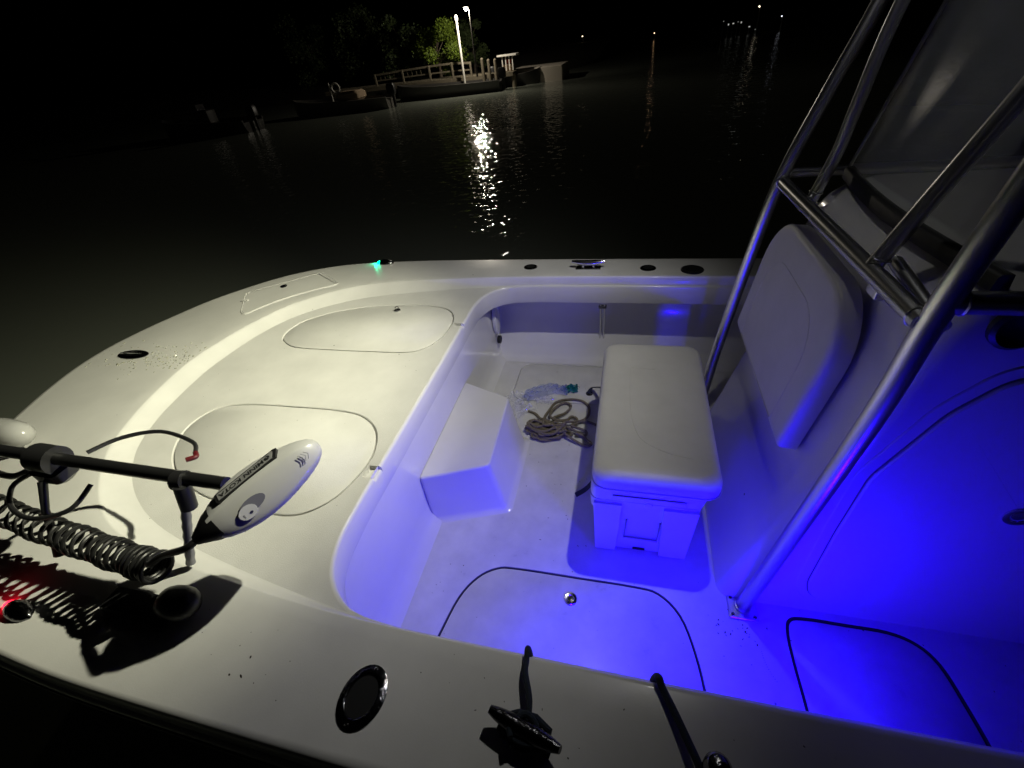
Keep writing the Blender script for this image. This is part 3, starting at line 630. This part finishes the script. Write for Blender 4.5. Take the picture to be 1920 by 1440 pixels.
# support post, clamp, mount bed, knob, lower unit
MB().tube([(-1.13, .545, .945), (-1.145, .53, .865)], .022, 12).build('post_clamp', blackp, tm)
MB().tube([(-1.15, .525, .87)]+[(-1.15-.10*t/12*.6, .525-.06*t/12, .87-.20*t/12) for t in range(1, 13)], [.0135-(.0022 if i % 2 else 0) for i in range(13)], 12).build('support_post', mat('grey steel post', (.25, .25, .27), .35, metal=.8), tm)
MB().tube([(-1.13, .56, .945), (-1.16, .555, .945)], .027, 14).build('collar', blackp, tm)
MB().loft([[(x, .33+a, .652+b) for a, b in [(-.035, 0), (.035, 0), (.03, .03), (-.03, .03)]] for x in (-1.16, -1.36)]).build('mount_foot', blackm, tm)
MB().loft([[(-1.11+x, .345+a, .70+b) for a, b in [(wd*math.cos(k*PI/12), wd*math.sin(k*PI/12)*.85) for k in range(24)]] for x, wd in ((-.06, .024), (-.05, .036), (-.03, .043), (-.01, .045), (.015, .044), (.035, .036), (.048, .024), (.053, .010))]).build('end_knob', blackp, tm)
MB().tube([(-1.62, .57, .945), (-1.70, .57, .948)], .043, 20).build('depth_collar', blackp, tm)
MB().box((-1.66, .56, .90), (.10, .07, .06), bev=.015).build('collar_block', blackp, tm)
MB().tube([(-1.66, .52, .90), (-1.65, .47, .83), (-1.63, .43, .76), (-1.63, .41, .70)], [.012, .010, .012, .02], 12).build('support_arm', blackp, tm)
MB().lathe([(.001, 0), (.014, .003), (.026, .010), (.038, .022), (.050, .045), (.055, .07), (.06, .14), (.055, .26), (.03, .34), (.001, .36)], frame((-2.30, .80, .74), (0, 0, 1), (-1, .02, 0)), 20).build('lower_unit', mat('white motor pod', (.36, .36, .35), .2, coat=.5), tm)
# coiled cord
co = []
A0, A1 = Vector((-1.155, .385, .80)), Vector((-1.95, .47, .80)); dd = (A1-A0).normalized(); up_ = Vector((0, 0, 1)); sd = dd.cross(up_)
nt_ = 27; tt = 0; x = 0
for k in range(nt_*10+1):
    f = k/(nt_*10); s_ = (f**1.6)*(A1-A0).length; a = 2*PI*k/10; rad = .037+.003*math.sin(k*.13)
    co.append(A0+dd*s_+(up_*math.cos(a)+sd*math.sin(a))*rad+Vector((0, 0, -.02*math.sin(f*PI))))
cord = MB().tube(cr(co, 2), .0058, 8).build('coiled_cord', mat('glossy black cable', (.008, .008, .008), .4), tm)
MB().tube(cr([Mh @ Vector((-.04, 0, 0)), Mh @ Vector((-.075, .0, -.004)), (-1.08, .385, .875), (-1.13, .37, .845), co[0]], 6), .009, 10).build('head_cable', blackp, tm)
# cable loops by the collar, one with a red end
MB().tube(cr([(-1.70, .53, .92), (-1.78, .50, .88), (-1.74, .45, .85), (-1.62, .43, .85), (-1.52, .47, .86), (-1.50, .54, .89)], 6), .007, 10).build('cable_loop', blackp, tm)
MB().tube(cr([(-1.95, .55, .86), (-1.85, .54, .87), (-1.76, .55, .90)], 6), .010, 10).build('cable_loop', blackp, tm)
MB().tube(cr([(-1.58, .62, .93), (-1.54, .70, .92), (-1.44, .75, .91), (-1.30, .73, .90), (-1.25, .69, .90)], 6), .0065, 10).build('pull_cord', blackp, tm)
MB().tube(cr([(-1.25, .69, .90), (-1.235, .675, .90), (-1.25, .655, .905)], 6), .0075, 10).build('pull_grip', redp, tm)

# droplets and wet patches on the bow gunwale: far too many to count
bm = bmesh.new()
random.seed(5)
for k in range(260):
    t = random.random(); 
    px = random.gauss(300, 65); py = 665+random.gauss(8, 13)-(px-300)*.05
    if not (120 < px < 400): continue
    p = atz(px, py, GZ)
    if p.x < -2.80 or p.x > -2.19: continue
    r = random.uniform(.0015, .006)
    M = Matrix.Translation((p.x, p.y, GZ+.0002)) @ Matrix.Rotation(random.random()*3, 4, 'Z') @ Matrix.Diagonal((r*random.uniform(1, 1.8), r, r*.35, 1))
    bmesh.ops.create_icosphere(bm, subdivisions=1, radius=1, matrix=M)
me = bpy.data.meshes.new('water_droplets'); bm.to_mesh(me); bm.free(); me.materials.append(mat('wet drops', (.36, .36, .28), .06, spec=.9)); me.shade_smooth()
o = bpy.data.objects.new('water_droplets', me); col.objects.link(o); o['kind'] = 'stuff'; o['label'] = 'water droplets beaded on the bow gunwale beside the pop up cleat'; o['category'] = 'droplets'

# dirt flecks and scuffs on floor, deck and near gunwale, too small to count
bm = bmesh.new(); random.seed(21)
def fleck(x, y, z, r):
    M = Matrix.Translation((x, y, z)) @ Matrix.Rotation(random.random()*3, 4, 'Z') @ Matrix.Diagonal((r*random.uniform(1, 2.2), r*random.uniform(.5, 1), .0006, 1)) @ Matrix.Diagonal((.72, .72, 1, 1))
    bmesh.ops.create_icosphere(bm, subdivisions=1, radius=1, matrix=M)
for k in range(90): fleck(random.uniform(-.75, 1.3), random.uniform(.45, 1.05), .0006, random.uniform(.0012, .0032))
for k in range(40): fleck(random.uniform(-.6, -.1), random.uniform(1.0, 2.4), .0006, random.uniform(.0012, .0035))
for k in range(26): fleck(.47+random.gauss(0, .05), .84+random.gauss(0, .035), .0008, random.uniform(.002, .0045))
for k in range(34): fleck(random.uniform(-1.2, .6), random.uniform(.20, .38), GZ+.0004, random.uniform(.001, .0024))
for px, py in ((430, 1265), (452, 1268), (470, 1232), (1120, 1165), (1013, 1012)): p = atz(px, py, GZ if py > 1230 else 0); fleck(p.x, p.y, p.z+.0005, .004)
for k in range(60): fleck(random.uniform(-2.0, -.9), random.uniform(.6, 2.2), DZ+.0016, random.uniform(.0008, .0018))
for k in range(14): t = k/13; fleck(.545+.03*t*t, .80-.09*t, .0007, .0018)
me = bpy.data.meshes.new('dirt_flecks'); bm.to_mesh(me); bm.free(); me.materials.append(mat('dark grime', (.035, .028, .022), .8))
o = bpy.data.objects.new('dirt_flecks', me); col.objects.link(o); attach(o, boat); o['kind'] = 'stuff'

# ------------------------------------------------------------------ water
WZ = -.45
def structure(o): o['kind'] = 'structure'; return o
wm = bpy.data.materials.new('harbour water'); wm.use_nodes = True; t = wm.node_tree; b = t.nodes['Principled BSDF']
t.nodes.remove(b)
dif = t.nodes.new('ShaderNodeBsdfDiffuse'); dif.inputs['Color'].default_value = (.24, .26, .215, 1)
glo = t.nodes.new('ShaderNodeBsdfGlossy'); glo.inputs['Roughness'].default_value = .03; glo.inputs['Color'].default_value = (1, 1, 1, 1)
fre = t.nodes.new('ShaderNodeFresnel'); fre.inputs['IOR'].default_value = 1.33
mxs = t.nodes.new('ShaderNodeMixShader'); t.links.new(fre.outputs[0], mxs.inputs[0]); t.links.new(dif.outputs[0], mxs.inputs[1]); t.links.new(glo.outputs[0], mxs.inputs[2])
t.links.new(mxs.outputs[0], t.nodes['Material Output'].inputs['Surface'])
tc = t.nodes.new('ShaderNodeTexCoord')
n1_ = t.nodes.new('ShaderNodeTexNoise'); n1_.inputs['Scale'].default_value = 4.5; n1_.inputs['Detail'].default_value = 1
n2_ = t.nodes.new('ShaderNodeTexNoise'); n2_.inputs['Scale'].default_value = 1.1; n2_.inputs['Detail'].default_value = 2
ad = t.nodes.new('ShaderNodeMath'); ad.operation = 'MULTIPLY_ADD'; ad.inputs[1].default_value = .8
t.links.new(tc.outputs['Object'], n1_.inputs[0]); t.links.new(tc.outputs['Object'], n2_.inputs[0])
t.links.new(n2_.outputs[0], ad.inputs[0]); t.links.new(n1_.outputs[0], ad.inputs[2])
bu = t.nodes.new('ShaderNodeBump'); bu.inputs['Strength'].default_value = 1; bu.inputs['Distance'].default_value = .034
t.links.new(ad.outputs[0], bu.inputs['Height']); t.links.new(bu.outputs[0], glo.inputs['Normal'])
s_ = 400
structure(link('water', [(-s_, -60, WZ), (s_, -60, WZ), (s_, s_, WZ), (-s_, s_, WZ)], [(0, 1, 2, 3)], wm, None, 0))
# dark land behind the dock and on the far side of the harbour
def land(name, pts, h, depth):
    vs = []; fs = []; P = cr([(x, y, 0) for x, y in pts], 10)
    for i, p in enumerate(P):
        for j, (dy, dz) in enumerate(((-.8, -.4), (0, .25), (3, .6), (8, 1.0), (depth, 1.2))):
            n = noise.noise(Vector((i*.4, j*1.3, 0)))
            vs.append((p.x, p.y+dy, WZ+dz*h+n*.18))
    for i in range(len(P)-1):
        for j in range(4): a = i*5+j; fs.append((a, a+1, a+6, a+5))
    return structure(link(name, vs, fs, landm, None, 60))
land('shore', [(-70, 36), (-40, 35.5), (-20, 35), (-8, 36.5), (-3, 46), (-4, 60), (-8, 85)], 1, 40)
land('far_shore', [(-20, 92), (0, 88), (20, 92), (60, 96), (120, 100)], 1, 60)

# ------------------------------------------------------------------ dock
YD_ = 30.0
def bgp(px, py, y=YD_): return aty(px, py, y)
dk = thing('dock', 'weathered timber dock with a post and rail fence, lit by the tall lamp', 'dock', (-12, 31, WZ))
pL, pR = bgp(560, 195), bgp(1055, 121)
DZB = .42
def dockz(x): return .35
# boards
x = -19.0; k = 0
board = None
while x < -6.9:
    if board is None:
        board = MB().box((0, 0, 0), (.19, 2.2, .045), bev=.006).build('deck_board', wood, dk); bo = board
    else:
        bo = board.copy(); col.objects.link(bo)
    bo.matrix_parent_inverse = wloc(dk).inverted(); bo.location = (x, 31.1, .28+random.uniform(-.004, .004)); x += .205
MB().box((-12.95, 30.03, .18), (12.2, .06, .16)).build('stringer', wood, dk)
for xx in [-18.6+2.35*i for i in range(6)]:
    MB().tube([(xx, 30.2, -1.2), (xx, 30.2, .2)], .12, 10).build('pile', wood, dk)
postpx = [(706, 140, 168), (757, 131, 162), (807, 123, 156), (850, 117, 152), (885, 116, 147)]
tops = []
for px, ya, yb in postpx:
    a = bgp(px-4, ya, 30.05); b_ = bgp(px, yb, 30.05); x_ = a.x
    MB().box((x_, 30.06, (a.z+.25)/2), (.10, .10, a.z-.25), bev=.01).build('fence_post', wood, dk); tops.append((x_, a.z))
for i in range(len(tops)-1):
    (xa, za), (xb, zb) = tops[i], tops[i+1]
    for fr, hh in ((.93, .10), (.45, .07)):
        z0_, z1_ = .3+(za-.3)*fr, .3+(zb-.3)*fr
        L = math.hypot(xb-xa, z1_-z0_)
        MB().box((0, 0, 0), (L-.02, .04, hh), Matrix.Translation(((xa+xb)/2, 30.13, (z0_+z1_)/2)) @ Matrix.Rotation(-math.atan2(z1_-z0_, xb-xa), 4, 'Y')).build('fence_rail', wood, dk)
    n_ = 6
    if i in (0, 1):
        for j in range(1, n_):
            xx = xa+(xb-xa)*j/n_; zz_ = .3+(za-.3)*.93
            MB().box((xx, 30.16, .3+(zz_-.3)*.72), (.03, .02, (zz_-.3)*.5)).build('baluster', wood, dk)
# white topped pole
a, b_ = bgp(857, 36, 29.6), bgp(870, 142, 29.6); xm = (a.x+b_.x)/2
pl_ = MB().tube([(b_.x, 29.6, -1.5), (b_.x, 29.6, a.z)], .062, 14).build('mooring_pole', whitepole); tag(pl_, 'tall white mooring pole standing in front of the dock fence', 'pole')
MB().lathe([(.10, 0), (.10, .16), (.05, .24), (.001, .25)], Matrix.Translation((b_.x, 29.6, a.z-.05))).build('pole_cap', whitepole, pl_)
# three pilings
for i, (px, ya, yb) in enumerate([(905, 108, 138), (917, 110, 137), (929, 109, 135)]):
    a = bgp(px, ya, 30); b_ = bgp(px+2, yb, 30)
    o = MB().tube([((a.x+b_.x)/2, 29.85, -1.4), ((a.x+b_.x)/2, 29.85, a.z-.06), ((a.x+b_.x)/2, 29.85, a.z)], [.085, .085, .03], 12).build('piling', wood)
    tag(o, ['first of three short pale pilings, beside the lamp post', 'middle one of three short pale pilings on the dock', 'short pale piling nearest the small roofed stand'][i], 'piling', 'pale pilings between lamp post and roofed stand')
# roofed stand
a = bgp(935, 106, 31); b_ = bgp(971, 100, 31); cbot = bgp(955, 136, 31)
ks = thing('roofed_stand', 'small open stand with flat roof and reddish goods inside', 'stand', (cbot.x, 31, .3))
zt = (a.z+b_.z)/2; zb_ = .3
MB().box(((a.x+b_.x)/2, 31, zt), (abs(b_.x-a.x)*1.0, 1.0, .09), bev=.01).build('roof', whitepole, ks)
for dx in (-.40, -.13, .14, .40):
    MB().box(((a.x+b_.x)/2+dx*.75, 30.65, (zt+zb_)/2), (.05, .05, zt-zb_-.09)).build('stand_post', whitepole, ks)
MB().box(((a.x+b_.x)/2-.02, 31.0, zb_+.16), (.62, .5, .32), bev=.02).build('counter', tanm, ks)
MB().box(((a.x+b_.x)/2, 31.0, zb_+.46), (.34, .3, .2), bev=.02).build('red_goods', mat('faded red', (.45, .07, .04), .6), ks)

# ------------------------------------------------------------------ lamp posts
def lamp_post(px, ptop, pbot_px, y, power, colr, label, es, group=None, headr=.10, arm=.12, posth=None, visr=None, base=.3):
    a = aty(px, ptop, y); b0 = aty(pbot_px[0], pbot_px[1], y); x = a.x+arm
    t_ = thing('lamp_post', label, 'lamp post', (x, y, base), group)
    MB().tube([(x, y, base), (x, y, a.z*.5), (x-.0, y, a.z-.05), (x-.03, y, a.z+.05), (x-arm*.6, y, a.z+.09)], [.05, .045, .035, .03, .03], 10).build('post', greyhull if power > 100 else greyhull, t_)
    MB().loft([[(x-arm+a_, y+b_, z+a.z) for a_, b_ in rrect(.14*s1, .09*s1, .02*s1, 3)] for z, s1 in ((.05, 1), (.09, 1), (.12, .5))]).build('lamp_housing', greyhull, t_)
    bm_ = MB().lathe([(.001, -headr), (headr*.7, -headr*.7), (headr, 0), (headr*.7, headr*.6), (.001, headr*.7)], Matrix.Translation((x-arm, y, a.z)), 12).build('lamp_bulb', mat('lamp glow %s %s' % (colr, es), (.8, .8, .8), .5, emit=colr, es=es), t_)
    l = bpy.data.lights.new('lamp_light', 'POINT'); l.energy = power; l.color = colr; l.shadow_soft_size = visr or headr; lo = bpy.data.objects.new('lamp_light', l); col.objects.link(lo); lo.location = (x-arm, y-.02, a.z-headr*1.15)
    attach(lo, t_); return t_
WARM = (1, .86, .62)
lamp_post(873, 16, (893, 105), 28.9, 600, (1, .90, .74), 'tall dock lamp shining bright white above the white mooring pole', 26, headr=.10, arm=.18, visr=.07)
farl = [(1092, 68, 62, (1, .8, .5), 'thin warm street lamp by a tan patch, left one of the far lights', 55, .08),
        (1227, 62, 80, (1, .62, .36), 'single orange lamp far across the harbour with its red streak below', 60, .09),
        (1424, 12, 64, (1, .85, .6), 'highest far lamp, warm and hook shaped above the quay lights', 40, .12),
        (1466, 30, 64, (.85, .9, 1), 'small cold far lamp close to the tower pipes', 22, .10),
        (1412, 103, 40, (1, .82, .6), 'added glow for the highest far lamp reflection, low near the tower pipes', 30, .09),  # added lamp standing in for a reflection on the water
        (1045, 105, 50, (.8, .9, 1), 'tiny cold lamp at the end of the lit dock strip', 25, .045)]
for px, py, y, c, lab, es, hr in farl:
    lamp_post(px, py, (px, py+30), y, .3, c, lab, es*.12, 'far lamps across the harbour', hr*.6, .1, base=WZ)
# quay lights: small cluster
for i, (px, py) in enumerate([(1357, 40), (1366, 46), (1375, 44), (1384, 41), (1390, 42), (1405, 50), (1416, 55), (1101, 91), (1110, 89)]):
    p = aty(px, py, 66)
    o = MB().box(p, (.07+.05*(i*7 % 3), .1, .06+.05*(i*5 % 3)), bev=.02).build('quay_light', mat('dim quay glow', (.8, .8, .8), .5, emit=(.9, .92, .85), es=.35))
    MB().box((p.x, p.y+.1, (p.z+WZ)/2), (.04, .04, p.z-WZ)).build('stake', greyhull, o)
    tag(o, ['leftmost and faintest stake light of the quay cluster', 'second stake light from the left in the quay cluster', 'third stake light from the left, middle of the quay cluster', 'fourth stake light in the quay cluster, left one of a tight pair', 'fifth stake light in the quay cluster, right one of a tight pair', 'stake light standing apart just left below the highest far lamp', 'stake light nearest the highest far lamp, last of the quay cluster', 'small dim stake light just right of the thin warm street lamp', 'outer small stake light right of the thin warm street lamp'][i], 'light', 'dim quay cluster lights' if i < 7 else 'dim lights by the warm street lamp')

# ------------------------------------------------------------------ trees
def tree(name, label, base, h, spread, mleaf, n, seed, group=None, crown_lo=.2, leaf=.10):
    rnd_ = random.Random(seed); t_ = thing(name, label, 'tree', base, group); bx, by, bz = base
    tr = MB(); tr.tube([(bx, by, bz-.3), (bx+.05, by, bz+h*.25), (bx-.05, by+.05, bz+h*.5), (bx+.1, by, bz+h*.8)], [.12, .10, .07, .02], 8)
    cl_ = []
    for k in range(16):
        a = rnd_.uniform(0, 2*PI); zz_ = bz+h*rnd_.uniform(crown_lo, .97); f = 1-abs((zz_-bz)/h-.55)*1.1; rr = spread*rnd_.uniform(.25, .85)*f
        c = Vector((bx+rr*math.cos(a), by+rr*math.sin(a), zz_)); cl_.append((c, rnd_.uniform(.22, .42)*spread))
        tr.tube([(bx, by, bz+max(.1, (zz_-bz)*.6)), (bx+.6*(c.x-bx), by+.6*(c.y-by), zz_-.15*h*.5), tuple(c)], [.04, .025, .008], 5)
    tr.build('trunk', barkm, t_)
    vs = []; fs = []
    for k in range(n):
        c, r = rnd_.choice(cl_); d = Vector((rnd_.gauss(0, 1), rnd_.gauss(0, 1), rnd_.gauss(0, 1))).normalized()*r*rnd_.uniform(.3, 1.05)
        p = c+Vector((d.x, d.y, d.z*.8)); s1 = leaf*rnd_.uniform(.6, 1.3); u = Vector((rnd_.gauss(0, 1), rnd_.gauss(0, 1), rnd_.gauss(0, .6))).normalized(); v = u.orthogonal().normalized()*.5
        i0 = len(vs); vs += [p-u*s1*.6, p+v*s1, p+u*s1*.6, p-v*s1]; fs.append((i0, i0+1, i0+2, i0+3))
    me = bpy.data.meshes.new('crown'); me.from_pydata([tuple(v) for v in vs], [], fs); me.materials.append(mleaf); o = bpy.data.objects.new('crown', me); col.objects.link(o); attach(o, t_); return t_
pt = aty(838, 150, 32.4)
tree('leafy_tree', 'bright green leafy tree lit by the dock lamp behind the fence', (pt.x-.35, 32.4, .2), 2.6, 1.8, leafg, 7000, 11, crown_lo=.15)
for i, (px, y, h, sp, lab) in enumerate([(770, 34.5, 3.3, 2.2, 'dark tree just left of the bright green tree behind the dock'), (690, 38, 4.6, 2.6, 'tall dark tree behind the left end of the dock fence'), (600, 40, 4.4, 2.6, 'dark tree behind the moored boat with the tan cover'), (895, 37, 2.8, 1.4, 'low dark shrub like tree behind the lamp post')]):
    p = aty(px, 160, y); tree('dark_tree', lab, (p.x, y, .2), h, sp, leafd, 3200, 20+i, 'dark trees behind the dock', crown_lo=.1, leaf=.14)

# ------------------------------------------------------------------ moored boats
def small_boat(c, L, ang, label, hullm, extras, group='boats moored in the harbour', beam=1.9):
    M = Matrix.Translation((c[0], c[1], WZ)) @ Matrix.Rotation(ang, 4, 'Z')
    t_ = thing('moored_boat', label, 'boat', (c[0], c[1], WZ), group)
    rs = []
    for x, w_, zb2, zt2 in ((-.5, .75, -.1, .52), (-.46, .84, -.2, .52), (-.2, .96, -.25, .54), (.1, .98, -.25, .58), (.3, .80, -.2, .64), (.42, .48, -.1, .70), (.49, .12, .1, .76), (.5, .02, .3, .77)):
        X = x*L; W_ = w_*beam/2
        rs.append([(X, -W_, zt2), (X, -W_*.93, zt2*.5), (X, -W_*.7, zb2), (X, 0, zb2-.05), (X, W_*.7, zb2), (X, W_*.93, zt2*.5), (X, W_, zt2), (X, W_*.9, zt2+.02), (X, W_*.86, zt2-.1), (X, -W_*.86, zt2-.1), (X, -W_*.9, zt2+.02)])
    MB().loft(rs, M=M).build('hull', hullm, t_, smooth=30)
    if 'console' in extras:
        MB().box((-.05*L, 0, .75), (.5, .6, .6), M, bev=.05).build('console', darkhull, t_)
        MB().box((.0*L, 0, 1.15), (.03, .5, .25), M @ Matrix.Rotation(0, 4, 'Y')).build('windscreen', mat('dim perspex', (.03, .03, .035), .15, spec=.5), t_)
    if 'tan' in extras: MB().box((-.12*L, 0, .72), (1.2, 1.2, .45), M, bev=.12).build('canvas_cover', tanm, t_)
    if 'ring' in extras:
        MB().tube([M @ Vector((.06*L+.22*math.cos(a), -.4, 1.1+.22*math.sin(a))) for a in [k*PI/8 for k in range(16)]], .05, 8, True).build('life_ring', whitepole, t_)
        MB().tube([M @ Vector((.12*L, -.4, .5)), M @ Vector((.12*L, -.4, 1.35))], .04, 8).build('rail_post', whitepole, t_)
    if 'engine' in extras:
        MB().loft([[(-.52*L+a, b_, z) for a, b_ in rrect(.22*s1, .17*s1, .06, 3)] for z, s1 in ((.55, .7), (.62, 1), (.95, 1), (1.05, .75))], M=M).build('engine_cowl', blackp, t_)
        MB().box((-.53*L, 0, .2), (.12, .1, .8), M).build('engine_leg', blackp, t_)
    if 'rails' in extras:
        for s1 in (-1, 1): MB().tube(cr([M @ Vector((.05*L, s1*.8, .6)), M @ Vector((.1*L, s1*.78, .9)), M @ Vector((.3*L, s1*.6, .98)), M @ Vector((.47*L, s1*.15, 1.0))], 5), .02, 8).build('bow_rail', chrome, t_)
    if 'ttop' in extras:
        for sx in (-.12, .06):
            for sy in (-.55, .55): MB().tube([M @ Vector((sx*L, sy, .5)), M @ Vector((sx*L, sy*.9, 2.0))], .025, 8).build('top_post', alum, t_)
        MB().box((-.03*L, 0, 2.03), (1.7, 1.3, .06), M, bev=.02).build('top', greyhull, t_)
    return t_
c = atz(632, 215, WZ); small_boat((c.x, c.y+.8), 5.6, PI+.08, 'low grey boat with tan cover and life ring, moored by the dock end', greyhull, ('tan', 'ring', 'engine'))
c = atz(375, 258, WZ); small_boat((c.x, c.y+.8), 5.6, PI-.05, 'dim unlit open boat with rails far to the port bow, away from the dock', darkhull, ('console', 'rails', 'engine'))
c = atz(835, 183, WZ); small_boat((c.x, c.y+.8), 6.0, PI+.12, 'dark hulled boat lying along the dock under the fence', darkhull, ('engine',), beam=2.1)
c = atz(962, 163, WZ); small_boat((c.x+.1, c.y+1.0), 2.9, .1, 'short dark boat with outboard moored below the roofed stand', darkhull, ('engine',), beam=1.5)
# lit strip of quay right of the stand
qa, qb = aty(985, 134, 33), aty(1050, 120, 33)
o = MB().box(((qa.x+qb.x)/2-.1, 32.9, -.25), (qb.x-qa.x+.9, 3.2, 1.1), bev=.03).build('quay_wall', mat('pale concrete', (.4, .36, .3), .85, bump=.8, bscale=6)); tag(o, 'low pale concrete quay running right from the roofed stand', 'quay')
